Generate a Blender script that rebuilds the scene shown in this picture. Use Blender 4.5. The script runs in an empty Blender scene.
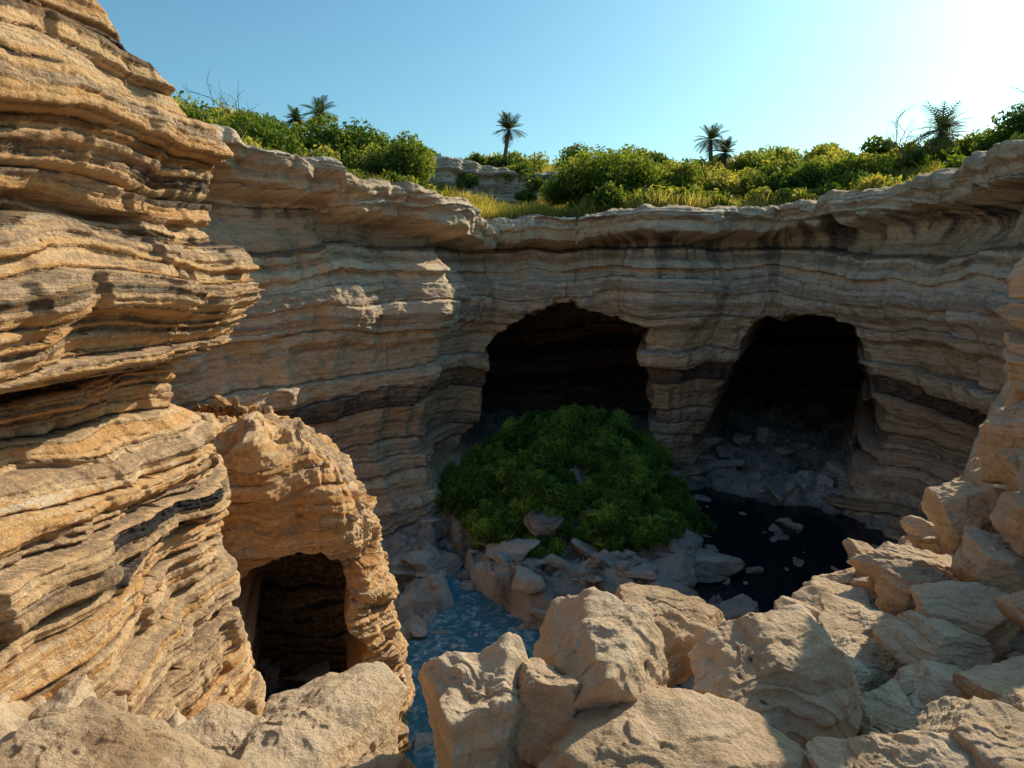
import bpy, bmesh, math
import numpy as np
rng=np.random.default_rng(11)
F=np.float32
TAB=(rng.random(64**3).astype(F)*2-1)
def vn(x,y,z):
    x,y,z=np.broadcast_arrays(np.asarray(x,F),np.asarray(y,F),np.asarray(z,F))
    xf=np.floor(x);yf=np.floor(y);zf=np.floor(z)
    fx=x-xf;fy=y-yf;fz=z-zf
    fx=fx*fx*(3-2*fx);fy=fy*fy*(3-2*fy);fz=fz*fz*(3-2*fz)
    xi=xf.astype(np.int32)&63;yi=yf.astype(np.int32)&63;zi=zf.astype(np.int32)&63
    x1=((xi+1)&63);y1=((yi+1)&63)<<6;z1=((zi+1)&63)<<12
    yi=yi<<6;zi=zi<<12
    a=TAB[xi+yi+zi];a=a+(TAB[x1+yi+zi]-a)*fx
    b=TAB[xi+y1+zi];b=b+(TAB[x1+y1+zi]-b)*fx
    a=a+(b-a)*fy
    c=TAB[xi+yi+z1];c=c+(TAB[x1+yi+z1]-c)*fx
    d=TAB[xi+y1+z1];d=d+(TAB[x1+y1+z1]-d)*fx
    c=c+(d-c)*fy
    return a+(c-a)*fz
def fbm(x,y,z,o=4,g=.5):
    r=0;a=1.;f=1.
    for i in range(o):
        r=r+a*vn(x*f+i*13.7,y*f+i*7.3,z*f+i*3.1);a*=g;f*=2.07
    return r
def ridged(x,y,z,o=4,g=.5):
    r=0;a=1.;f=1.
    for i in range(o):
        r=r+a*(1-2*np.abs(vn(x*f+i*11.7,y*f+i*5.3,z*f+i*9.1)));a*=g;f*=2.05
    return r
def ss(a,b,x):
    t=np.clip((x-a)/(b-a),0,1);return t*t*(3-2*t)

def mesh_obj(name,V,faces,attrs,mat,smooth=True,parent=None):
    me=bpy.data.meshes.new(name)
    V=np.ascontiguousarray(V,F).reshape(-1,3)
    n,k=faces.shape
    me.vertices.add(len(V));me.vertices.foreach_set('co',V.ravel())
    me.loops.add(n*k);me.loops.foreach_set('vertex_index',np.ascontiguousarray(faces,np.int32).ravel())
    me.polygons.add(n);me.polygons.foreach_set('loop_start',np.arange(0,n*k,k,dtype=np.int32))
    me.update(calc_edges=True)
    me.polygons.foreach_set('use_smooth',np.full(n,smooth,bool))
    for kx,v in attrs.items():
        at=me.attributes.new(kx,'FLOAT','POINT');at.data.foreach_set('value',np.ascontiguousarray(v,F).ravel())
    me.update()
    o=bpy.data.objects.new(name,me);bpy.context.collection.objects.link(o)
    if mat:me.materials.append(mat)
    if parent:o.parent=parent
    return o
def grid_faces(nr,nc,mask=None):
    i=np.arange(nr*nc).reshape(nr,nc)
    f=np.stack([i[:-1,:-1],i[:-1,1:],i[1:,1:],i[1:,:-1]],-1).reshape(-1,4)
    if mask is not None:
        m=mask.ravel()[f].all(1);f=f[m]
    return f

# ---------------------------------------------------------------- materials
def newmat(name):
    m=bpy.data.materials.new(name);m.use_nodes=True
    nt=m.node_tree;b=nt.nodes['Principled BSDF'];return m,nt,b
def N(nt,t,**kw):
    n=nt.nodes.new(t)
    for k,v in kw.items():
        if k in n.inputs:n.inputs[k].default_value=v
        else:setattr(n,k,v)
    return n
def math_(nt,op,a,b=None,clamp=False):
    n=nt.nodes.new('ShaderNodeMath');n.operation=op;n.use_clamp=clamp
    for i,v in enumerate((a,b)):
        if v is None:continue
        if isinstance(v,(int,float)):n.inputs[i].default_value=v
        else:nt.links.new(v,n.inputs[i])
    return n.outputs[0]
def mix(nt,f,a,b,blend='MIX'):
    n=nt.nodes.new('ShaderNodeMix');n.data_type='RGBA';n.blend_type=blend
    for s,v in ((n.inputs[0],f),(n.inputs[6],a),(n.inputs[7],b)):
        if isinstance(v,(int,float)):s.default_value=v
        elif isinstance(v,tuple):s.default_value=v if len(v)==4 else v+(1,)
        else:nt.links.new(v,s)
    return n.outputs[2]
def ramp(nt,f,stops):
    n=nt.nodes.new('ShaderNodeValToRGB');cr=n.color_ramp
    while len(cr.elements)<len(stops):cr.elements.new(.5)
    for e,(p,c) in zip(cr.elements,stops):
        e.position=p;e.color=c+(1,)
    nt.links.new(f,n.inputs[0]);return n.outputs[0]
def rockmat(name,stops,darkcol,bump=.6,bscale=1.,patch=(.3,.22,.15),lam=.5,strat=1.1,pk=.4):
    m,nt,b=newmat(name);L=nt.links
    geo=N(nt,'ShaderNodeNewGeometry');pos=geo.outputs['Position']
    at=N(nt,'ShaderNodeAttribute',attribute_name='tone').outputs['Fac']
    dk=N(nt,'ShaderNodeAttribute',attribute_name='dark').outputs['Fac']
    def noise(sc,det,rough=.6,stretch=None):
        n=N(nt,'ShaderNodeTexNoise',Scale=sc,Detail=det,Roughness=rough)
        if stretch:
            mp=N(nt,'ShaderNodeMapping');mp.inputs['Scale'].default_value=stretch
            L.new(pos,mp.inputs[0]);L.new(mp.outputs[0],n.inputs['Vector'])
        else:L.new(pos,n.inputs['Vector'])
        return n.outputs['Fac']
    n1=noise(.9*bscale,3);n2=noise(4.5*bscale,7,.72);n3=noise(30*bscale,3,.7)
    nl=noise(1*bscale,4,.65,stretch=(.5,.5,8))
    t=math_(nt,'ADD',at,math_(nt,'MULTIPLY',math_(nt,'SUBTRACT',nl,.5),lam))
    t=math_(nt,'ADD',t,math_(nt,'MULTIPLY',math_(nt,'SUBTRACT',n2,.5),.5),True)
    col=ramp(nt,t,stops)
    pf=math_(nt,'MULTIPLY',math_(nt,'SUBTRACT',n1,.48),3.,True)
    col=mix(nt,math_(nt,'MULTIPLY',pf,pk),col,patch)
    g=math_(nt,'MULTIPLY',math_(nt,'SUBTRACT',n3,.32),2.2,True)
    col=mix(nt,.45,col,ramp(nt,g,[(0,(.4,.38,.36)),(.4,(.97,.97,.97)),(1,(1.,1.,1.))]),'MULTIPLY')
    g2=math_(nt,'MULTIPLY',math_(nt,'SUBTRACT',.38,n2),6.,True)
    col=mix(nt,math_(nt,'MULTIPLY',g2,.4),col,tuple(v*1.6 for v in darkcol))
    d=math_(nt,'ADD',dk,math_(nt,'MULTIPLY',math_(nt,'SUBTRACT',n2,.5),1.1))
    d=math_(nt,'MULTIPLY',math_(nt,'SUBTRACT',d,.25),1.25,True)
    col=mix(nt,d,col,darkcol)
    L.new(col,b.inputs['Base Color']);b.inputs['Roughness'].default_value=.93
    b.inputs['Specular IOR Level'].default_value=.2
    h=math_(nt,'ADD',math_(nt,'MULTIPLY',n2,1.3),math_(nt,'MULTIPLY',n3,.24))
    h=math_(nt,'ADD',h,math_(nt,'MULTIPLY',nl,strat))
    bp=N(nt,'ShaderNodeBump',Strength=bump,Distance=.13/bscale)
    L.new(h,bp.inputs['Height']);L.new(bp.outputs[0],b.inputs['Normal'])
    return m
m_left=rockmat('rock_sandstone_warm',[(0,(.28,.14,.06)),(.2,(.72,.39,.16)),(.4,(.86,.57,.31)),(.52,(.42,.29,.20)),(.66,(.88,.62,.37)),(.85,(.74,.40,.15)),(1,(.90,.76,.57))],(.045,.040,.042),.95,1.6,(.74,.41,.16))
m_wall=rockmat('rock_limestone_wall',[(0,(.27,.19,.125)),(.22,(.70,.50,.32)),(.42,(.86,.70,.50)),(.56,(.44,.34,.26)),(.75,(.80,.58,.37)),(1,(.90,.79,.63))],(.078,.074,.078),.8,.5,(.70,.46,.25),.5,1.1,.35)
m_bould=rockmat('rock_boulder',[(0,(.32,.205,.125)),(.3,(.62,.44,.28)),(.6,(.76,.57,.39)),(1,(.86,.71,.54))],(.11,.075,.05),.9,2.0,(.70,.45,.25),.4,.5,.6)
m_floor=rockmat('rock_floor',[(0,(.14,.135,.13)),(.4,(.40,.385,.36)),(.7,(.54,.52,.48)),(1,(.68,.65,.60))],(.036,.042,.05),1.,1.2,(.36,.34,.30),.5,.4)
def leafmat(name,stops,tr=.35):
    m,nt,b=newmat(name);L=nt.links
    at=N(nt,'ShaderNodeAttribute',attribute_name='tone').outputs['Fac']
    col=ramp(nt,at,stops)
    L.new(col,b.inputs['Base Color']);b.inputs['Roughness'].default_value=.55
    b.inputs['Specular IOR Level'].default_value=.25
    t=N(nt,'ShaderNodeBsdfTranslucent');L.new(mix(nt,1.,col,(1.7,1.7,.6),'MULTIPLY'),t.inputs[0])
    mx=N(nt,'ShaderNodeMixShader');mx.inputs[0].default_value=tr
    L.new(b.outputs[0],mx.inputs[1]);L.new(t.outputs[0],mx.inputs[2])
    L.new(mx.outputs[0],nt.nodes['Material Output'].inputs[0]);return m
m_leaf=leafmat('foliage_rim',[(0,(.03,.06,.014)),(.35,(.09,.14,.026)),(.7,(.22,.24,.05)),(1,(.42,.34,.10))],.5)
m_leaf2=leafmat('foliage_pit',[(0,(.03,.08,.02)),(.5,(.10,.22,.045)),(1,(.28,.42,.09))],.35)
m_grass=leafmat('dry_grass',[(0,(.20,.19,.05)),(.5,(.44,.35,.10)),(1,(.62,.48,.20))],.4)
m_palm=leafmat('palm_leaf',[(0,(.04,.06,.025)),(1,(.11,.14,.05))],.25)
m_bark,nt,b=newmat('bark');b.inputs['Roughness'].default_value=.9
nz_=N(nt,'ShaderNodeTexNoise',Scale=8.,Detail=6.);nt.links.new(ramp(nt,nz_.outputs['Fac'],[(.3,(.06,.045,.03)),(.7,(.2,.15,.1))]),b.inputs['Base Color'])
m_ground,nt,b=newmat('plateau_soil');b.inputs['Roughness'].default_value=1
nz_=N(nt,'ShaderNodeTexNoise',Scale=.6,Detail=10.);geo=N(nt,'ShaderNodeNewGeometry');nt.links.new(geo.outputs['Position'],nz_.inputs['Vector'])
nt.links.new(ramp(nt,nz_.outputs['Fac'],[(.3,(.08,.10,.03)),(.5,(.18,.18,.06)),(.7,(.34,.28,.15))]),b.inputs['Base Color'])
def water(name,stops,foam,rough,sc):
    m,nt,b=newmat(name);L=nt.links
    geo=N(nt,'ShaderNodeNewGeometry')
    n=N(nt,'ShaderNodeTexNoise',Scale=sc,Detail=9.,Roughness=.72,Distortion=.8);L.new(geo.outputs['Position'],n.inputs['Vector'])
    L.new(ramp(nt,n.outputs['Fac'],stops),b.inputs['Base Color']);b.inputs['Roughness'].default_value=rough
    b.inputs['IOR'].default_value=1.33
    n2=N(nt,'ShaderNodeTexNoise',Scale=sc*2,Detail=6.);L.new(geo.outputs['Position'],n2.inputs['Vector'])
    bp=N(nt,'ShaderNodeBump',Strength=foam,Distance=.08);L.new(n2.outputs['Fac'],bp.inputs['Height']);L.new(bp.outputs[0],b.inputs['Normal'])
    return m
m_stream=water('stream_water',[(.0,(.015,.08,.12)),(.50,(.045,.17,.25)),(.60,(.22,.37,.46)),(.68,(.8,.85,.88))],.8,.15,2.3)
m_pool=water('pool_water',[(0,(.008,.014,.02)),(1,(.015,.024,.03))],.5,.04,.9)

# ---------------------------------------------------------------- strata walls
def catmull(P,n):
    P=np.array(P,float);Q=np.vstack([2*P[0]-P[1],P,2*P[-1]-P[-2]])
    out=[]
    for i in range(1,len(Q)-2):
        t=np.linspace(0,1,60,endpoint=False)[:,None]
        a,b,c,d=Q[i-1],Q[i],Q[i+1],Q[i+2]
        out.append(.5*((2*b)+(-a+c)*t+(2*a-5*b+4*c-d)*t**2+(-a+3*b-3*c+d)*t**3))
    C=np.vstack(out+[Q[-2][None]])
    L=np.r_[0,np.cumsum(np.linalg.norm(np.diff(C,axis=0),axis=1))]
    s=np.linspace(0,L[-1],n)
    return np.stack([np.interp(s,L,C[:,k]) for k in range(C.shape[1])],1),s
class Strata:
    def __init__(s,seed,lo,hi,z0=-30,z1=30):
        r=np.random.default_rng(seed)
        th=lo*(hi/lo)**r.random(4000)
        b=z0+np.cumsum(th);b=b[b<z1];s.b=np.r_[z0,b];s.p=r.random(len(s.b)+2)*2-1;s.t=r.random(len(s.b)+2)
        s.p[::2]=np.abs(s.p[::2]);s.p[1::2]=-np.abs(s.p[1::2])
    def ev(s,zw,S,A,B,C,rnd=.45,bl=.12,fr=(.35,1.6),blk=(0.,1.),cp=8):
        i=np.clip(np.searchsorted(s.b,zw,side='right')-1,0,len(s.b)-2)
        f=np.clip((zw-s.b[i])/(s.b[i+1]-s.b[i]),0,1)
        def pr(i):
            o=A*s.p[i]+B*vn(S*fr[0],i*5.73,3.3)+C*vn(S*fr[1],i*3.37,8.1)
            if blk[0]:
                q=S/blk[1]+i*.377+.7*vn(S*.8/blk[1],i*1.0,2.)
                c=np.floor(q);ff=q-c
                h0=TAB[((c*7919+i*104729).astype(np.int64))%(64**3)]
                h1=TAB[(((c+1)*7919+i*104729).astype(np.int64))%(64**3)]
                o=o+blk[0]*(h0+(h1-h0)*ss(.9,1,ff))
            return o
        p0=pr(i);p1=pr(i+1)
        w=ss(1-bl,1,f)
        p=p0+(p1-p0)*w
        crev=np.abs(2*f-1)**cp
        return p-rnd*crev*A,s.t[i],crev,i
def wall(name,pts,zt,zb,ns,nz,mat,coarse,fine,warp,macro,rough,cave=None,cap=3.,capn=24,capto=None,stain_shade=None,tonebias=0,fl=.25,blk=((0,1),(0,1)),tw=.5,crv=.45,bl=.12,cp=8,mm=.6,cd=.38):
    C,s=catmull(pts,ns)
    xy=C[:,:2];ztop=C[:,2]
    T=np.gradient(xy,axis=0);k=max(3,ns//60);ker=np.hanning(k*2+1);ker/=ker.sum()
    T=np.stack([np.convolve(np.pad(T[:,j],k,mode='edge'),ker,'valid') for j in (0,1)],1)
    T/=np.linalg.norm(T,axis=1)[:,None]
    Nn=np.stack([T[:,1],-T[:,0]],1)
    ztop=ztop+zt(s,xy)
    v=np.linspace(0,1,nz)[:,None]
    Z=(zb+(ztop[None]-zb)*v).astype(F)
    S=np.broadcast_to(s[None].astype(F),Z.shape)
    X0=np.broadcast_to(xy[:,0][None].astype(F),Z.shape);Y0=np.broadcast_to(xy[:,1][None].astype(F),Z.shape)
    zw=Z+warp[0]*fbm(X0/warp[1],Y0/warp[1],Z/warp[1]*1.2,3)
    off=macro(S,Z,X0,Y0,ztop[None]-Z)
    st,(A,B,Cc)=coarse
    p,t1,c1,i1=st.ev(zw,S,A,B,Cc,blk=blk[0],rnd=crv,bl=bl,cp=cp*1.5);off=off+p
    st2,(A2,B2,C2)=fine
    mod=mm+(1-mm)*ss(-.35,.45,fbm(S*.3,Z*.9,6.1,3))
    p2,t2,c2,i2=st2.ev(zw,S,A2,B2,C2,fr=(.8,3.5),bl=.22,blk=blk[1],rnd=crv*1.3,cp=cp);off=off+p2*mod
    off=off+fl*fbm(S*.45,S*0+2.2,Z*.12,3)-fl*.6*np.clip(ridged(S*.55,Z*.15,1.7,2)-.75,0,9)
    off=off+rough*fbm(X0*1.7,Y0*1.7,Z*2.3,5,.6)
    dtop=ztop[None]-Z
    rr=.4
    off=off-np.where(dtop<rr,(1-np.sqrt(np.clip(1-(1-dtop/rr)**2,0,1)))*.4,0)
    X=X0+Nn[:,0][None]*off;Y=Y0+Nn[:,1][None]*off
    dark=np.clip(cd*c2*mod+.6*c1,0,1)-.05
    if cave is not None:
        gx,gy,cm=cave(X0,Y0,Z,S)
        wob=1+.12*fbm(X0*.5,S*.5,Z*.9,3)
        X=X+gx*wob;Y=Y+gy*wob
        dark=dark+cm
    if stain_shade is not None:dark=dark+stain_shade(S,Z,X0,Y0,dtop,t1,t2)
    tone=np.clip((1-tw)*t1+tw*t2+tonebias,0,1)
    zz=Z+.05*rough/.12*fbm(X0*3,Y0*3,Z*3,3)
    V=np.stack([X,Y,zz],-1)
    cs=[];last=V[-1]
    for j in range(1,capn+1):
        q=j/capn
        if capto is None:
            P=last[:,:2]-Nn*cap*q
            z=last[:,2]+.04*q*cap+.12*fbm(P[:,0]*1.3,P[:,1]*1.3,.5,4)*min(1,q*6)
        else:
            P=last[:,:2]*(1-q)+np.array(capto[:2])*q
            z=last[:,2]*(1-q)+capto[2]*q+.35*fbm(P[:,0]*1.1,P[:,1]*1.1,.5,5)*min(1,q*6)+.4*math.sin(q*math.pi)
            kk=np.floor(z/.3+.3*vn(P[:,0],P[:,1],4));ff=z/.3+.3*vn(P[:,0],P[:,1],4)-kk
            z=z*.35+.65*.3*(kk+ss(.6,1,ff)-.3*vn(P[:,0],P[:,1],4))
        cs.append(np.stack([P[:,0],P[:,1],z],1))
    cs=np.array(cs)
    V=np.concatenate([V,cs],0)
    pad=np.repeat(tone[-1:],capn,0);tone=np.concatenate([tone,pad]);
    dark=np.concatenate([dark,.18+.35*fbm(cs[...,0]*.8,cs[...,1]*.8,4.,4)])
    return mesh_obj(name,V,grid_faces(*V.shape[:2]),{'tone':tone,'dark':dark},mat),xy,ztop

MP=[(-20,8,5.4),(-17,14,5.2),(-13.5,20,4.7),(-10.7,24,4.1),(-8.7,27,3.6),(-5.9,29.8,3.1),(-3.9,32.0,2.7),(-3.4,34.4,2.3),(-1.8,37.0,2.1),(2.5,38.3,2.2),(5.6,37.8,2.7),
    (8.6,36.4,2.8),(11.5,37.6,2.9),(14.6,37.6,3.0),(17.0,35.6,3.2),(17.8,32.8,3.4),(18.9,29.6,3.5),(18.3,26,3.6),(17.8,22,3.8),(17.9,17,4.1),(19,10,4.4),(20,2,4.6)]
cA=Strata(3,.45,1.8);fA=Strata(4,.10,.5)
def zt_main(s,xy):
    return .4*np.round(1.6*fbm(s*.16,1.1,2.2,2))/1.6+.2*fbm(s*.9,4.1,2.2,4)
def mac_main(S,Z,X,Y,dt):
    o=1.25*ss(1.7,1.15,dt)-.75*ss(1.1,1.5,dt)*ss(3.4,2.2,dt)+.25*ss(.7,.5,dt)
    o=o+.85*np.exp(-((Z+2.0)/1.4)**2)-.8*ss(-4.5,-8,Z)
    side=ss(15,18,X)+ss(-2,-5,X)
    o=o+np.clip(side,0,1)*1.5*ss(-7.5,-12,Z)+.8*ss(-10,-12.5,Z)
    o=o+1.0*vn(S*.13,Z*.10,5.5)+.4*vn(S*.33,Z*.14,1.5)
    return o
def cave_main(X,Y,Z,S):
    n=.45*fbm(X*.6,Y*.2,Z*.6,4)
    zt=np.where(X<2.8,-2.0-.13*(X-2.8)**2,-2.0-.06*(X-2.8)**2)
    xl=-1.6-.7*ss(-8,-11.5,Z)
    g1=np.minimum(np.minimum(X-xl,7.6-X),zt-Z)+n
    xl2=10.9+1.9*ss(-11,-3.5,Z);zt2=-2.7-.05*(X-15.2)**2
    g2=np.minimum(np.minimum(X-xl2,17.75-X),zt2-Z)+n
    g2=np.where(Y>32.,g2,-1)
    d1=15*ss(0,.7,g1);d2=19*ss(0,.7,g2)
    return d1*(.09+.20*(X-3)/4.5)+d2*(.46+.12*(X-14)/3.5),d1+d2,.6*ss(0.05,.7,np.maximum(g1,g2))  # third value blackens cave interiors in the colour, standing in for shade
def stain_main(S,Z,X,Y,dt,t1,t2):
    st=ss(-.35,.6,fbm(S*1.5,Z*.18,7.7,6,.72)+.14)*ss(.6,1.3,dt)*ss(6.0,1.3,dt+1.2*vn(S*1.7,2.,2.))*(.3+.7*ss(2,8,X))
    low=ss(-2.6,-7.5,Z+1.5*vn(S*.2,1,1))*(.14+.46*t1+.16*t2)
    band=.45*(t1>.8)*ss(0,-3,Z)
    rim=.35*ss(.9,.2,dt)*np.clip(fbm(S*.7,3,3,3)+.3,0,1)+.25*ss(1.2,1.6,dt)*ss(2.8,1.9,dt)
    return st*.75+low+band+rim
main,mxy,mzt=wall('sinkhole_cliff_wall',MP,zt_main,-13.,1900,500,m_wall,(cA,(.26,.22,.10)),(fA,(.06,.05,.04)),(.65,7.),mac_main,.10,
     cave_main,cap=1.7,capn=16,stain_shade=stain_main,fl=.42,blk=((.17,2.6),(.03,1.1)),crv=.5,cp=11,bl=.1,mm=.3,cd=.28,tw=.42)
LP=[(-4.6,-3,6),(-4.5,1,6),(-4.75,4,5.6),(-5.05,6.4,5.0),(-5.2,8.3,4.0),(-5.2,9.6,3.0),(-5.1,10.6,2.2),(-5.25,11.5,1.6),(-6.0,12.3,1.4),(-7.6,12.9,1.4),(-10,13.3,1.4),(-14,14,1.6)]
cB=Strata(13,.17,.65);fB=Strata(14,.04,.15)
def zt_left(s,xy):return .22*np.round(2*fbm(s*.5,1.1,2.2,2))/2+.10*fbm(s*1.9,4.1,2.2,4)
def mac_left(S,Z,X,Y,dt):
    o=.35*np.exp(-((Z-1.7)/.7)**2)-.3*np.exp(-((Z-.75)/.35)**2)+.5*np.exp(-((Z+.45)/.8)**2)
    o=o-.75*ss(-1.2,-1.5,Z+.12*vn(S*.5,3,3))*ss(-2.9,-2.2,Z)+.15*ss(-3,-4.5,Z)+.35*ss(-5.5,-8,Z)
    o=o+.42*vn(S*.28,Z*.22,5.5)+.16*vn(S*.8,Z*.45,1.5)
    return o
def stain_shade_left(S,Z,X,Y,dt,t1,t2):
    return .8*(t2>.87)*ss(-.3,.2,vn(S*.5,Z*.7,4))+.5*np.exp(-((Z+3.6+.25*vn(S*.4,1,1))/.28)**2)+.3*ss(-2.5,-6,Z)*(t1>.6)+.15*ss(.2,.9,fbm(S*.5,Z*.5,9,3))+.25*ss(-1.4,-1.7,Z)*ss(-2.6,-2.2,Z)  # dark rock bands and stains, plus shade painted into the under-ledge recess
wall('layered_rock_cliff',LP,zt_left,-13.,1150,920,m_left,(cB,(.18,.14,.08)),(fB,(.066,.042,.026)),(.33,3.6),mac_left,.045,None,cap=3.,stain_shade=stain_shade_left,fl=.22,blk=((.09,.9),(.024,.3)),mm=.55,crv=.55)
BP=[(-9,14.9,-3.9),(-7.2,14.5,-4.0),(-5.8,14.4,-4.1),(-4.5,14.5,-4.45),(-3.5,14.9,-5.1),(-3.0,15.8,-5.8),(-3.2,17,-5.6),(-4.4,18.8,-5.2),(-6.5,20.5,-4.8),(-10,22,-4.6)]
cC=Strata(23,.25,.9);fC=Strata(24,.06,.2)
def mac_b(S,Z,X,Y,dt):
    return -.45*ss(1.3,0,dt)+.3*vn(S*.4,Z*.3,2.5)+.35*vn(S*.9,Z*.7,6.5)-.25*np.exp(-((Z+7)/.4)**2)+.1
def cave_b(X,Y,Z,S):
    n=.3*fbm(X*1.1,2.2,Z*1.1,4)
    zt=-6.3-.6*(X+4.9)**2
    g=np.minimum(np.minimum(X+6.3,-3.8-X),zt-Z)+n
    g=np.where(Y<15.2,g,-1)
    d=3.9*ss(0,.35,g);return d*(-.25+.12*(X+5)/1.2),d,.95*ss(0,.5,g)  # last value paints the hole's inner shade into the rock colour
wall('rock_arch',BP,lambda s,xy:.25*fbm(s*1.3,4,2,4),-13.,800,480,m_left,(cC,(.13,.16,.14)),(fC,(.04,.03,.03)),(.5,3.),mac_b,.12,cave_b,capto=(-6.5,17.3,-4.2),capn=90,stain_shade=lambda S,Z,X,Y,dt,t1,t2:.25*ss(.1,.9,fbm(S*.6,Z*.6,9,3)),fl=.3,tonebias=.05,blk=((.12,.9),(.03,.4)))
UP=[(-12,45,6.1),(-7,45,6.6),(-4,45.5,6.6),(-1,47,6.2),(2.5,47.5,5.9),(6,49,5.5),(10,52,5.3)]
wall('rock_ledge',UP,lambda s,xy:.25*fbm(s*.6,4,2,4),1.,500,140,m_wall,(cA,(.25,.3,.2)),(fA,(.07,.06,.04)),(.5,5.),lambda S,Z,X,Y,dt:.4*vn(S*.3,Z*.3,2.5),.12,None,cap=5.,fl=.35,stain_shade=lambda S,Z,X,Y,dt,t1,t2:.15+.3*t1)

# ---------------------------------------------------------------- plateau terrain
poly=np.vstack([mxy[::12],[[20,-40],[-20,-40]]])
def inside(px,py,P):
    r=np.zeros(px.shape,bool);j=len(P)-1
    for i in range(len(P)):
        xi,yi=P[i];xj,yj=P[j]
        c=((yi>py)!=(yj>py))&(px<(xj-xi)*(py-yi)/((yj-yi) if yj!=yi else 1e-9)+xi)
        r^=c;j=i
    return r
ctrl=mxy[::8];ctz=mzt[::8]
def pdist(x,y):
    x=np.asarray(x,float).ravel();y=np.asarray(y,float).ravel()
    D=np.full(x.shape,1e9);Z=np.zeros(x.shape)
    for a in range(0,len(x),20000):
        d=np.hypot(x[a:a+20000,None]-ctrl[None,:,0],y[a:a+20000,None]-ctrl[None,:,1])
        k=d.argmin(1);D[a:a+20000]=d.min(1);Z[a:a+20000]=ctz[k]
    return D,Z
def plateau_z(x,y):
    sh=np.shape(x);D,Z=pdist(x,y);x=np.ravel(x);y=np.ravel(y)
    base=2.9+(Z-2.9)*np.exp(-D/4)
    z=base-.06+2.9*ss(.6,17,D)+.045*np.minimum(D,60)+.6*fbm(x*.09,y*.09,1.,4)*ss(1,6,D)
    return z.reshape(sh),D.reshape(sh)
g=np.linspace(-1,1,440);gx=4+np.sign(g)*(np.abs(g)*42+np.abs(g)**6*700);gy=28+np.sign(g)*(np.abs(g)*42+np.abs(g)**6*700)
GX,GY=np.meshgrid(gx,gy);PZ,PD=plateau_z(GX,GY)
ins=inside(GX,GY,poly)
mask=(~ins)&(PD>.7)
mesh_obj('plateau_ground',np.stack([GX,GY,PZ],-1),grid_faces(440,440,mask),{'tone':PZ*0},m_ground)

# ---------------------------------------------------------------- pit floor
def in_mound(x,y):
    return np.exp(-(((x-2.7)/4.8)**2+((y-32.8)/5.0)**2)**1.2)
fx=np.linspace(-20,26,820);fy=np.linspace(9,60,820)
X,Y=np.meshgrid(fx,fy)
def stream_d(X,Y):
    xs=np.interp(Y,[9,14,18,20,22,24,28,40],[-1.8,-2.3,-1.7,-.9,-1.0,-1.8,-3.2,-6]) 
    w=np.interp(Y,[9,18,20,22,24,27,30],[3.0,2.7,2.6,1.7,.8,.6,.2])
    return np.abs(X-xs+.5*vn(Y*.6,X*.6,3))/w
def floor_z(X,Y):
    z=-12+.3*fbm(X*.25,Y*.25,2,3)+.30*ridged(X*.45,Y*.45,5,4,.6)+.14*fbm(X*2,Y*2,3,4,.6)
    wx=X+1.2*vn(X*.4,Y*.4,1);wy=Y+1.2*vn(X*.4,Y*.4,9)
    for sc_,am in ((.45,.3),(1.1,.16)):
        cx=np.floor(wx*sc_);cy=np.floor(wy*sc_)
        z=z+am*TAB[((cx*7919+cy*104729).astype(np.int64))%(64**3)]
    z=z-1.4*ss(1.4,.6,stream_d(X,Y))
    pe=np.hypot((X-12.2)/5.9,(Y-27)/9.2)
    z=z-1.5*ss(1.15,.8,pe+.2*fbm(X*.4,Y*.4,8,3))
    z=z+.45*ss(3,8,X)*ss(12,7,X)*ss(26,20,Y)
    z=z+3.1*in_mound(X,Y)
    return z
Z=floor_z(X,Y)
dk=.10+.28*ss(8,11,X)+.25*ss(36,42,Y)+.3*ss(-12.0,-12.5,Z)  # wet tone, plus cave shade painted into the floor towards the back
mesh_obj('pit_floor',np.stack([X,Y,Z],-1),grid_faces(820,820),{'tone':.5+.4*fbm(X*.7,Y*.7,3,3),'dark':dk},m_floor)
def quadplane(name,x0,x1,y0,y1,z,mat,n=120,a=.02):
    X,Y=np.meshgrid(np.linspace(x0,x1,n),np.linspace(y0,y1,n))
    return mesh_obj(name,np.stack([X,Y,z+a*fbm(X*1.5,Y*1.5,1,3)],-1),grid_faces(n,n),{'tone':X*0},mat)
quadplane('stream',-7,4.2,8,28,-12.26,m_stream,200,.05)
quadplane('pool_water',5.5,24,14,56,-12.38,m_pool,120,.01)

# ---------------------------------------------------------------- foreground slope
def edge_y(x):return np.interp(x,[-7,-5,-3.2,-1.6,-.9,-.3,.8,2,3,3.9,5,7,9,14],[8.5,6.6,5.4,4.9,3.9,4.3,4.9,5.7,6.8,8.2,9.0,10.,12,15])
def fg_z(X,Y):
    b=np.interp(X,[-6,-1,0,2,3.5,4.5,5.5,7,9,14],[-4.0,-4.35,-4.25,-4.0,-3.88,-3.65,-3.2,-1.9,-.4,2.5])
    b=b-.10*(Y-4)-.16*np.maximum(Y-5.5,0)+.2*fbm(X*.8,Y*.8,1,3)
    t=Y-edge_y(X)+.5*fbm(X*.9,Y*.9,6,3)
    z=b+(-13.2-b)*ss(-.1,3.2,t)
    q=.30*ridged(X*1.1,Y*1.1,z*.7,4)
    z=z+q*.45
    st=.42;k=np.floor(z/st+.35*vn(X*.8,Y*.8,3));f=z/st+.35*vn(X*.8,Y*.8,3)-k
    z=st*(k+ss(.55,1,f)-.35*vn(X*.8,Y*.8,3))*.6+z*.4
    return z+.07*fbm(X*4,Y*4,1,4,.6)
X,Y=np.meshgrid(np.linspace(-7,15,640),np.linspace(-6,17,640))
Z=fg_z(X,Y)
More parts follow.
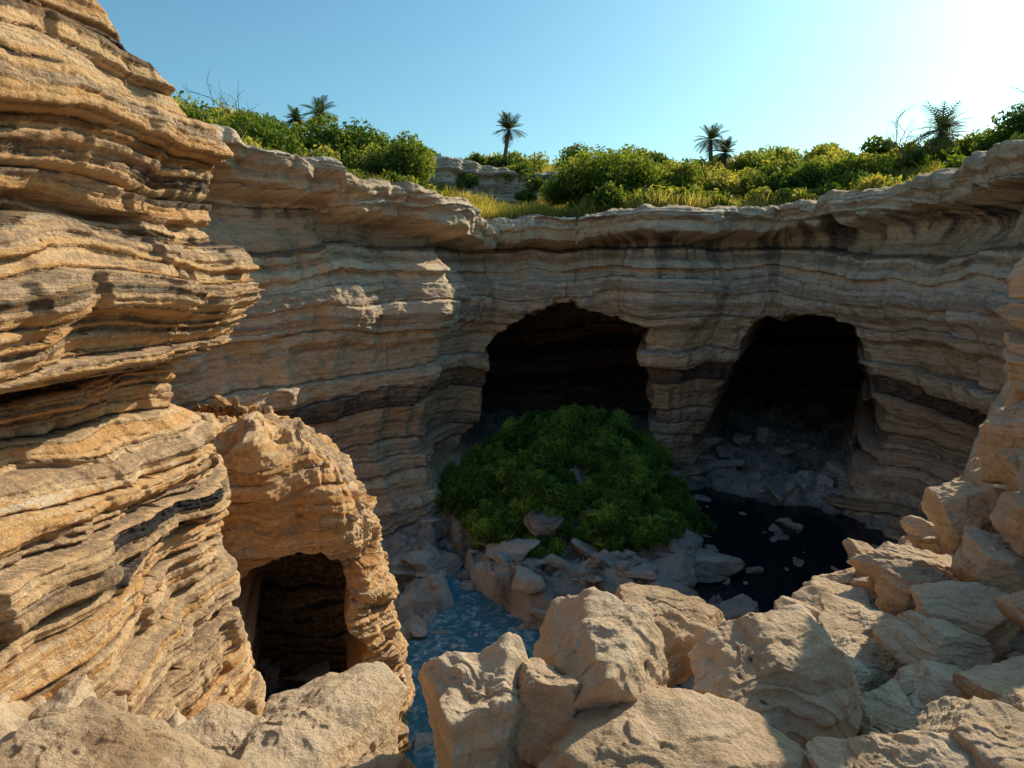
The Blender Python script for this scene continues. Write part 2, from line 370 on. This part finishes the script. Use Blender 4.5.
mesh_obj('rocky_slope',np.stack([X,Y,Z],-1),grid_faces(640,640),{'tone':.4+.35*fbm(X,Y,Z*3,3),'dark':.25+0*X},m_bould)

# ---------------------------------------------------------------- boulders
ICO={}
def ico(l):
    if l not in ICO:
        bm=bmesh.new();bmesh.ops.create_icosphere(bm,subdivisions=l,radius=1)
        V=np.array([v.co[:] for v in bm.verts],F);Fc=np.array([[v.index for v in f.verts] for f in bm.faces],np.int32);bm.free();ICO[l]=(V/np.linalg.norm(V,axis=1)[:,None],Fc)
    return ICO[l]
def rock(l,seed,c,sc,rotz=0,tilt=(0,0),lay=.03,p=60,npl=14,rough=.05):
    r=np.random.default_rng(seed);D,Fc=ico(l)
    n=r.normal(size=(npl,3));n/=np.linalg.norm(n,axis=1)[:,None]
    n=np.vstack([n,[[0,0,1],[0.1,0,-1]]]);h=np.r_[.56+.44*r.random(npl),.66,.7]
    o=r.random(3)*50
    Dw=D+.09*np.stack([vn(D[:,0]*1.8+o[0],D[:,1]*1.8+o[k],D[:,2]*1.8+k*9) for k in range(3)],1)+.03*np.stack([vn(D[:,0]*6+o[0],D[:,1]*6+o[k],D[:,2]*6+k*9) for k in range(3)],1)
    q=np.clip(Dw@n.T.astype(F),0,9)/h
    rad=((q.astype(float))**p).sum(1)**(-1/p);rad=np.minimum(rad,1.35)
    V=D*rad[:,None]*np.array(sc)
    m=float(np.mean(sc))
    W=V/m
    d=rough*fbm(W[:,0]*2.2+o[0],W[:,1]*2.2+o[1],W[:,2]*2.2+o[2],7,.58)
    for fq,am in ((2.2,.034),(5.5,.009)):
        a2=(W[:,0]*.5+W[:,1]*.6+W[:,2]*.9+.6*fbm(W[:,0]*1.3+o[1],W[:,1]*1.3,W[:,2]*1.3,3,.5))*fq
        k2=np.floor(a2);d=d+am*(ss(.85,1,a2-k2)-(a2-k2))
    rg=ridged(W[:,0]*1.1+o[1],W[:,1]*1.1+o[2],W[:,2]*1.5+o[0],3,.42)
    crack=ss(1.42,1.58,rg);d=d-.08*crack
    if lay>0:
        a=(W[:,2]+.25*W[:,0]*(r.random()-.5)+.15*vn(W[:,0]*1.2+o[0],W[:,1]*1.2,W[:,2]))*5.5
        k=np.floor(a);f=a-k
        lr=lay*vn(k*3.7+o[0],k*1.3+W[:,0]*.8,W[:,1]*.8)-lay*.8*np.abs(2*f-1)**10
        V[:,:2]+=(D[:,:2]*lr[:,None]*m)
        tone=.5+.35*vn(k*2.7+o[1],k*0+.5,.5)+.12*vn(W[:,0]*3,W[:,1]*3,W[:,2]*3)
    else:tone=.5+.3*vn(W[:,0]+o[0],W[:,1],W[:,2])
    tone=tone+r.normal(0,.14)
    V=V+D*(d*m)[:,None]
    tx,ty=tilt
    Rx=np.array([[1,0,0],[0,math.cos(tx),-math.sin(tx)],[0,math.sin(tx),math.cos(tx)]])
    Ry=np.array([[math.cos(ty),0,math.sin(ty)],[0,1,0],[-math.sin(ty),0,math.cos(ty)]])
    Rz=np.array([[math.cos(rotz),-math.sin(rotz),0],[math.sin(rotz),math.cos(rotz),0],[0,0,1]])
    V=V@(Rz@Ry@Rx).T+np.array(c)
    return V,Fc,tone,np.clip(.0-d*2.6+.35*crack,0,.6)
HB=[ # centre, half sizes, rotz, tilt, layering
 ((-2.75,3.75,-3.3),(.68,.55,.5),.3,(0,.1),.03),
 ((-2.05,4.45,-3.75),(.42,.4,.35),1.2,(.1,0),.03),
 ((-1.55,4.75,-3.75),(.66,.55,.48),2.2,(.1,-.2),.04),
 ((-1.1,4.1,-3.65),(.33,.3,.3),.5,(0,0),.03),
 ((-.14,4.3,-3.28),(.36,.42,.68),.4,(.1,-.25),.02),
 ((.14,4.2,-3.0),(.2,.22,.34),1.4,(.2,.3),.02),
 ((.72,4.6,-3.08),(.60,.55,.66),.2,(.1,-.12),.01),
 ((1.33,5.5,-3.25),(.42,.4,.45),1.0,(0,.2),.02),
 ((.75,3.6,-3.14),(.75,.5,.28),.1,(.1,-.1),.03),
 ((1.95,4.7,-3.14),(.66,.55,.54),.5,(.15,.08),.03),
 ((2.35,3.6,-3.05),(.48,.42,.28),-.2,(.12,-.05),.05),
 ((2.95,3.75,-2.98),(.38,.40,.30),1.2,(.12,-.15),.05),
 ((1.6,3.75,-3.3),(.35,.4,.22),1.2,(.12,-.05),.05),
 ((2.75,4.5,-3.42),(.36,.33,.22),.3,(.1,-.15),.05),
 ((3.35,4.75,-3.35),(.38,.36,.24),1.3,(.1,-.25),.05),
 ((2.7,5.3,-3.52),(.42,.40,.26),2.3,(.1,.1),.05),
 ((3.2,5.75,-3.66),(.50,.45,.26),.9,(.15,0),.05),
 ((3.8,5.5,-3.28),(.38,.36,.22),1.9,(.15,-.1),.05),
 ((4.35,6.0,-3.3),(.45,.40,.26),.4,(.1,-.2),.05),
 ((3.7,6.5,-3.75),(.45,.4,.25),1.4,(.1,-.1),.05),
 ((3.2,7.0,-4.25),(.50,.5,.35),.6,(.1,0),.04),
 ((4.1,8.0,-4.35),(.62,.55,.38),1.6,(.1,.1),.04),
 ((4.95,7.9,-3.75),(.50,.45,.36),.2,(0,.1),.04),
 ((4.6,7.1,-3.6),(.4,.35,.3),1.2,(.1,.1),.04),
 ((5.35,7.6,-2.9),(.38,.5,.50),.9,(.1,.2),.04),
 ((5.8,7.4,-1.95),(.50,.55,.68),2.4,(.2,.1),.05),
 ((5.98,7.6,-1.1),(.44,.5,.34),.7,(.1,-.1),.06),
 ((6.15,7.6,-.62),(.44,.45,.26),1.7,(0,.1),.06),
 ((6.1,7.5,-.02),(.38,.45,.46),3.0,(.1,.1),.05),
 ((4.95,6.6,-3.05),(.38,.42,.35),1.3,(.1,-.1),.04),
 ((5.3,6.3,-2.6),(.40,.4,.38),2.3,(.2,-.1),.04),
 ((4.6,5.0,-2.95),(.42,.45,.34),.3,(.1,.1),.04),
 ((4.0,4.65,-3.15),(.38,.4,.26),1.3,(.1,.1),.04),
 ((6.9,7.9,-1.2),(.7,.7,1.1),.3,(0,.1),.05),
 ((6.4,6.9,-2.3),(.8,.8,.8),.8,(0,.1),.05),
 ((3.6,3.95,-3.12),(.44,.42,.28),2.0,(0,-.1),.04),
]
for i,(c,sc,rz,tl,ly) in enumerate(HB):
    s_=tuple(v*1.17 for v in sc)
    V,Fc,t,dk=rock(7,100+i*3,c,s_,rz,tl,lay=ly,rough=.048)
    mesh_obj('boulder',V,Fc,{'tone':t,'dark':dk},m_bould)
def rockmass(name,items,mat,lvl,dark=0.):
    Vs=[];Fs=[];T=[];D=[];o=0
    for i,(c,sc,rz,tl) in enumerate(items):
        l=lvl+1 if max(sc)>.35 and name=='rock_rubble' else lvl
        V,Fc,t,dk=rock(l,900+i,c,sc,rz,tl,lay=.03,rough=.05,npl=12)
        Vs.append(V);Fs.append(Fc+o);T.append(t);D.append(dk+dark);o+=len(V)
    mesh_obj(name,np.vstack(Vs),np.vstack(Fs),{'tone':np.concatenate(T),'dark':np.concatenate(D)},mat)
it=[]
for i in range(640):
    x=rng.uniform(-4.2,7.5) if i<440 else rng.uniform(1.6,5.5);y=min(edge_y(x)+.3,9.0)-abs(rng.normal(0,1.4))
    if math.hypot(x,y)<2.6:continue
    r=.05*(6.5**(rng.random()**1.3));z=float(fg_z(np.array([x]),np.array([y]))[0])
    it.append(((x,y,z+r*.4),(r*rng.uniform(.9,1.5),r,r*rng.uniform(.5,.9)),rng.uniform(0,6),(rng.normal(0,.3),rng.normal(0,.3))))
rockmass('rock_rubble',it,m_bould,5)
it=[]
for i in range(1200):
    x=rng.uniform(-7,19);y=rng.uniform(14,44)
    if (x>9 and rng.random()<.5) or float(in_mound(x,y))>.3:continue
    sd=float(stream_d(np.array([x]),np.array([y]))[0])
    if sd<1.05 and rng.random()<.6:continue
    r=.12*(7.5**(rng.random()**2.0))
    if sd<1.4:r=min(r,.35)
    z=float(floor_z(np.array([x]),np.array([y]))[0])
    if sd<1.05:z=max(z,-12.4)
    if x>8 and z<-12.7 and rng.random()<.35:z=-12.45;r=min(r,.35)
    it.append(((x,y,z+r*.2),(r*rng.uniform(.9,1.7),r,r*rng.uniform(.4,.8)),rng.uniform(0,6),(rng.normal(0,.25),rng.normal(0,.25))))
it+=[((2.9,23.8,-12.0),(2.1,1.6,.6),.3,(.1,.05)),((5.4,25,-11.9),(1.6,1.3,.55),1.3,(.05,.05)),((-3.8,25.5,-12),(1.6,1.2,.5),.3,(0,.1)),((7.4,26.5,-12),(1.5,1.6,.55),.9,(0,.1)),((.2,27.3,-12),(1.3,.9,.45),.1,(.1,0)),((4.6,20.5,-12),(1.5,1.2,.7),.7,(.1,0)),((-4.6,29.5,-12),(1.5,1.2,.6),.7,(.1,0))]
rockmass('floor_rocks',it,m_floor,5,.08)

# ---------------------------------------------------------------- foliage
def leafquads(C,Nrm,L,W,r=rng):
    n=len(C)
    a=r.normal(size=(n,3));a-= (a*Nrm).sum(1)[:,None]*Nrm;a/=np.linalg.norm(a,axis=1)[:,None]+1e-9
    b=np.cross(Nrm,a)
    L=L[:,None];W=W[:,None]
    V=np.stack([C-a*L*.5,C+b*W*.5+Nrm*W*.15,C+a*L*.5-Nrm*L*.1,C-b*W*.5+Nrm*W*.15],1)
    return V.reshape(-1,3)
def bush(c,R,nl,ls,r=rng,tb=0.,squash=.8,wd=.5):
    c=np.array(c,float);k=int(8+R*6)
    d=r.normal(size=(k,3));d/=np.linalg.norm(d,axis=1)[:,None];d[:,2]=np.abs(d[:,2])*1.0-.15
    bc=c+d*R*np.array([1,1,squash])*(.35+.5*r.random(k))[:,None];br=R*(.18+.24*r.random(k))
    w=br**2;ch=r.choice(k,nl,p=w/w.sum())
    e=r.normal(size=(nl,3));e/=np.linalg.norm(e,axis=1)[:,None]
    rad=br[ch]*(1.2-.65*r.random(nl)**1.2)
    P=bc[ch]+e*rad[:,None]
    nn=e+.9*r.normal(size=(nl,3));nn/=np.linalg.norm(nn,axis=1)[:,None]
    L=ls*(.5+.9*r.random(nl))
    V=leafquads(P,nn,L,L*wd,r=r)
    bt=r.normal(0,.14,k)[ch]
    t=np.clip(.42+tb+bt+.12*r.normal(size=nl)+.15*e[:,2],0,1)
    return V,np.repeat(t,4)
def leafobj(name,parts,mat):
    V=np.vstack([p[0] for p in parts]);t=np.concatenate([p[1] for p in parts])
    return mesh_obj(name,V,np.arange(len(V)).reshape(-1,4),{'tone':t},mat,smooth=False)
parts=[]
hand=[((-5.3,34.5),2.3,.0),((-6.9,34.5),1.9,.05),((-8.2,39),2.5,-.1),((-10.3,37),2.2,-.05),((-12.5,34),2.0,-.1),((-6.0,38.5),2.0,.05),((5.4,42.5),2.8,-.02),((7.4,43),2.3,.02),((3.8,44),1.9,.05),
      ((9.8,43.5),1.9,.1),((17.5,41.5),1.8,-.05),((20,41),1.8,-.05),((-13.5,30),1.6,.1),((13.5,43),1.4,.15),((-3.2,46.8),1.2,0),((.5,48.5),1.4,0)]
for c,R,tb in hand:
    z,_=plateau_z(np.array([c[0]]),np.array([c[1]]));zc=float(z[0])+R*.65
    parts.append(bush((c[0],c[1],zc),R,int(1250*R*R),.24,tb=tb))
cnt=0
while cnt<820:
    near=cnt<400
    a=rng.uniform(-32,50)*math.pi/180
    rr=rng.uniform(22,50) if near else rng.uniform(30,85)
    x=rr*math.sin(a);y=rr*math.cos(a)
    D,_=pdist([x],[y]);D=D[0]
    if inside(np.array([x]),np.array([y]),poly)[0] or D<.8 or (near and D>9):continue
    if -8<x<4 and 39<y<46.5:continue
    if vn(np.array([x*.22]),np.array([y*.22]),7.)[0]>.12 and D<9 and rng.random()<.8:continue
    nb=vn(np.array([x*.16]),np.array([y*.16]),3.)[0]
    R=(.4+.95*rng.random()**1.5)*(1+.5*max(nb,0))*(1+D/35)
    if D<4:R*=.72
    z,_=plateau_z(np.array([x]),np.array([y]))
    parts.append(bush((x,y,float(z[0])+R*.45),R,int(min(1400,420*R*R+130)),.17+.003*rr,tb=rng.normal(.06,.18),squash=.75));cnt+=1
leafobj('rim_shrubs',parts,m_leaf)
parts=[];k=0
while k<270:
    x=rng.uniform(-4.2,9.2);y=rng.uniform(25.8,37)
    m=math.hypot((x-2.6)/(6.1 if y>28.5 else 5.2),(y-31.2)/5.4)
    if m>1+.12*rng.normal():continue
    z=float(floor_z(np.array([x]),np.array([y]))[0]);R=rng.uniform(.5,1.1)*(1.1-.25*m)
    parts.append(bush((x,y,z+R*.45),R,int(1000*R*R+100),.40,tb=rng.normal(.08,.2),squash=1.,wd=.22));k+=1
leafobj('fern_thicket',parts,m_leaf2)
def grass(name,n,posf,h,mat):
    P=posf(n);n=len(P)
    a=rng.uniform(0,6.28,n);lean=rng.normal(0,.4,(n,2));H=h*(.4+.7*rng.random(n))*(1+.5*vn(P[:,0]*.8,P[:,1]*.8,2.))
    d=np.stack([np.cos(a),np.sin(a),0*a],1)*(H*.03+.016)[:,None]
    tip=P+np.stack([lean[:,0]*H,lean[:,1]*H,H],1)
    V=np.stack([P-d,P+d,tip+d*.2,tip-d*.2],1).reshape(-1,3)
    t=np.clip(rng.normal(.45,.2,n)+.4*vn(P[:,0]*.4,P[:,1]*.4,5.),0,1)
    mesh_obj(name,V,np.arange(len(V)).reshape(-1,4),{'tone':np.repeat(t,4)},mat,smooth=False)
def gp(n):
    a=rng.uniform(-32,50,n*7)*math.pi/180;r=rng.uniform(22,62,n*7);x=r*np.sin(a);y=r*np.cos(a)
    D,_=pdist(x,y);ok=(~inside(x,y,poly))&(D>.5)&(D<14)&((vn(x*.22,y*.22,7.)>.0)|(D<1.6))
    x=x[ok][:n];y=y[ok][:n];z,_=plateau_z(x,y)
    return np.stack([x,y,z],1)
grass('dry_grass',70000,gp,.72,m_grass)

# ---------------------------------------------------------------- palms & bare trees
def tube(pts,rad,n=8):
    pts=np.array(pts,float);V=[];Fc=[]
    for i,p in enumerate(pts):
        t=pts[min(i+1,len(pts)-1)]-pts[max(i-1,0)];t/=np.linalg.norm(t)
        u=np.cross(t,[0.3,1,.1]);u/=np.linalg.norm(u);w=np.cross(t,u)
        for k in range(n):
            an=2*math.pi*k/n;V.append(p+rad[i]*(math.cos(an)*u+math.sin(an)*w))
    for i in range(len(pts)-1):
        for k in range(n):
            a=i*n+k;b=i*n+(k+1)%n;Fc.append((a,b,b+n,a+n))
    return np.array(V),np.array(Fc)
def palm(x,y,topz,cr,seed):
    r=np.random.default_rng(seed);z,_=plateau_z(np.array([x]),np.array([y]));z=float(z[0])-.2
    e=bpy.data.objects.new('palm_tree',None);bpy.context.collection.objects.link(e);e.location=(x,y,z)
    h=topz-z;lx=r.normal(0,.05)*h
    pts=[(lx*(q**2),0,h*q) for q in np.linspace(0,1,9)];rad=[.17-.06*q+.015*(i%2) for i,q in enumerate(np.linspace(0,1,9))]
    V,Fc=tube(pts,rad);mesh_obj('trunk',V,Fc,{},m_bark,parent=e)
    Vs=[];T=[]
    for f in range(40):
        az=r.uniform(0,6.28);el=r.uniform(-.6,1.35);L=cr*r.uniform(.8,1.15)
        d=np.array([math.cos(az)*math.cos(el),math.sin(az)*math.cos(el),math.sin(el)]);p=np.array([lx,0,h]);q=[p]
        for k in range(10):
            p=p+d*L/10;d=d+np.array([0,0,-.10]);d/=np.linalg.norm(d);q.append(p)
        side=np.cross(d,[0,0,1]);side/=np.linalg.norm(side)+1e-9
        for k in range(1,11):
            ll=L*.34*math.sin(math.pi*(k/11)**.7)+.05;ax=q[k]-q[k-1];ax/=np.linalg.norm(ax)
            for s in(-1,1):
                dd=side*s*.8+ax*.7+np.array([0,0,-.15]);tip=q[k]+dd*ll;w=ax*.045
                Vs+= [q[k]-w,q[k]+w,tip+w*.2,tip-w*.2];T+=[r.random()]*4
            Vs+=[q[k-1]-side*.02,q[k-1]+side*.02,q[k]+side*.02,q[k]-side*.02];T+=[.3]*4
    V=np.array(Vs);mesh_obj('fronds',V,np.arange(len(V)).reshape(-1,4),{'tone':np.array(T)},m_palm,smooth=False,parent=e)
palm(-12.1,45,9.2,1.25,1);palm(-14.0,46.5,9.2,.9,2);palm(-.6,50,9.2,1.2,3);palm(14.0,50,8.5,1.25,4);palm(15.3,51,7.8,1.05,5)
palm(26.3,44,8.1,1.9,6);palm(30.6,42,9.0,1.8,7);palm(28.6,47,8.2,1.3,8)
def bare(x,y,H,seed):
    r=np.random.default_rng(seed);z,_=plateau_z(np.array([x]),np.array([y]));Vs=[];Fs=[];o=[0]
    def br(p,d,L,rad,dep):
        pts=[p];q=p.copy()
        for k in range(5):
            d=d+r.normal(0,.14,3);d/=np.linalg.norm(d);q=q+d*L/5;pts.append(q.copy())
        V,Fc=tube(pts,[rad*(1-.12*k) for k in range(6)],5);Vs.append(V);Fs.append(Fc+o[0]);o[0]+=len(V)
        if dep:
            for k in range(4):
                nd=d+r.normal(0,.55,3);nd[2]=abs(nd[2])*.8+.2;nd/=np.linalg.norm(nd);br(pts[2+k%4].copy(),nd,L*.62,rad*.55,dep-1)
    br(np.array([x,y,float(z[0])-.2]),np.array([0,0,1.]),H*.5,.06,3)
    mesh_obj('bare_tree',np.vstack(Vs),np.vstack(Fs),{},m_bark)
bare(-12.6,33,4.9,1);bare(24.5,44,4.8,2);bare(22.5,42,4.3,3)

# ---------------------------------------------------------------- light, sky, camera
AZ=50;EL=31
w=bpy.data.worlds.new('World');bpy.context.scene.world=w;w.use_nodes=True
nt=w.node_tree;bg=nt.nodes['Background'];sky=nt.nodes.new('ShaderNodeTexSky');sky.sky_type='NISHITA';sky.sun_disc=False
sky.sun_elevation=math.radians(EL);sky.sun_rotation=math.radians(AZ);sky.air_density=1.0;sky.dust_density=1.5;sky.ozone_density=1.5
nt.links.new(mix(nt,1.,sky.outputs[0],(.60,.96,.98),'MULTIPLY'),bg.inputs[0]);bg.inputs[1].default_value=.15
sl=bpy.data.lights.new('sun','SUN');sl.energy=5.;sl.angle=math.radians(.5);sl.color=(1,.86,.64)
so=bpy.data.objects.new('sun',sl);bpy.context.collection.objects.link(so)
from mathutils import Vector
dv=Vector((math.sin(math.radians(AZ))*math.cos(math.radians(EL)),math.cos(math.radians(AZ))*math.cos(math.radians(EL)),math.sin(math.radians(EL))))
so.rotation_euler=dv.to_track_quat('Z','Y').to_euler()
cam=bpy.data.cameras.new('camera');cam.lens=24;cam.sensor_width=36;cam.clip_end=3000;cam.clip_start=.05
co=bpy.data.objects.new('camera',cam);bpy.context.collection.objects.link(co);co.location=(0,0,0);co.rotation_euler=(math.radians(80),0,0)
sc=bpy.context.scene;sc.camera=co
sc.view_settings.view_transform='Standard';sc.view_settings.look='None';sc.view_settings.exposure=0
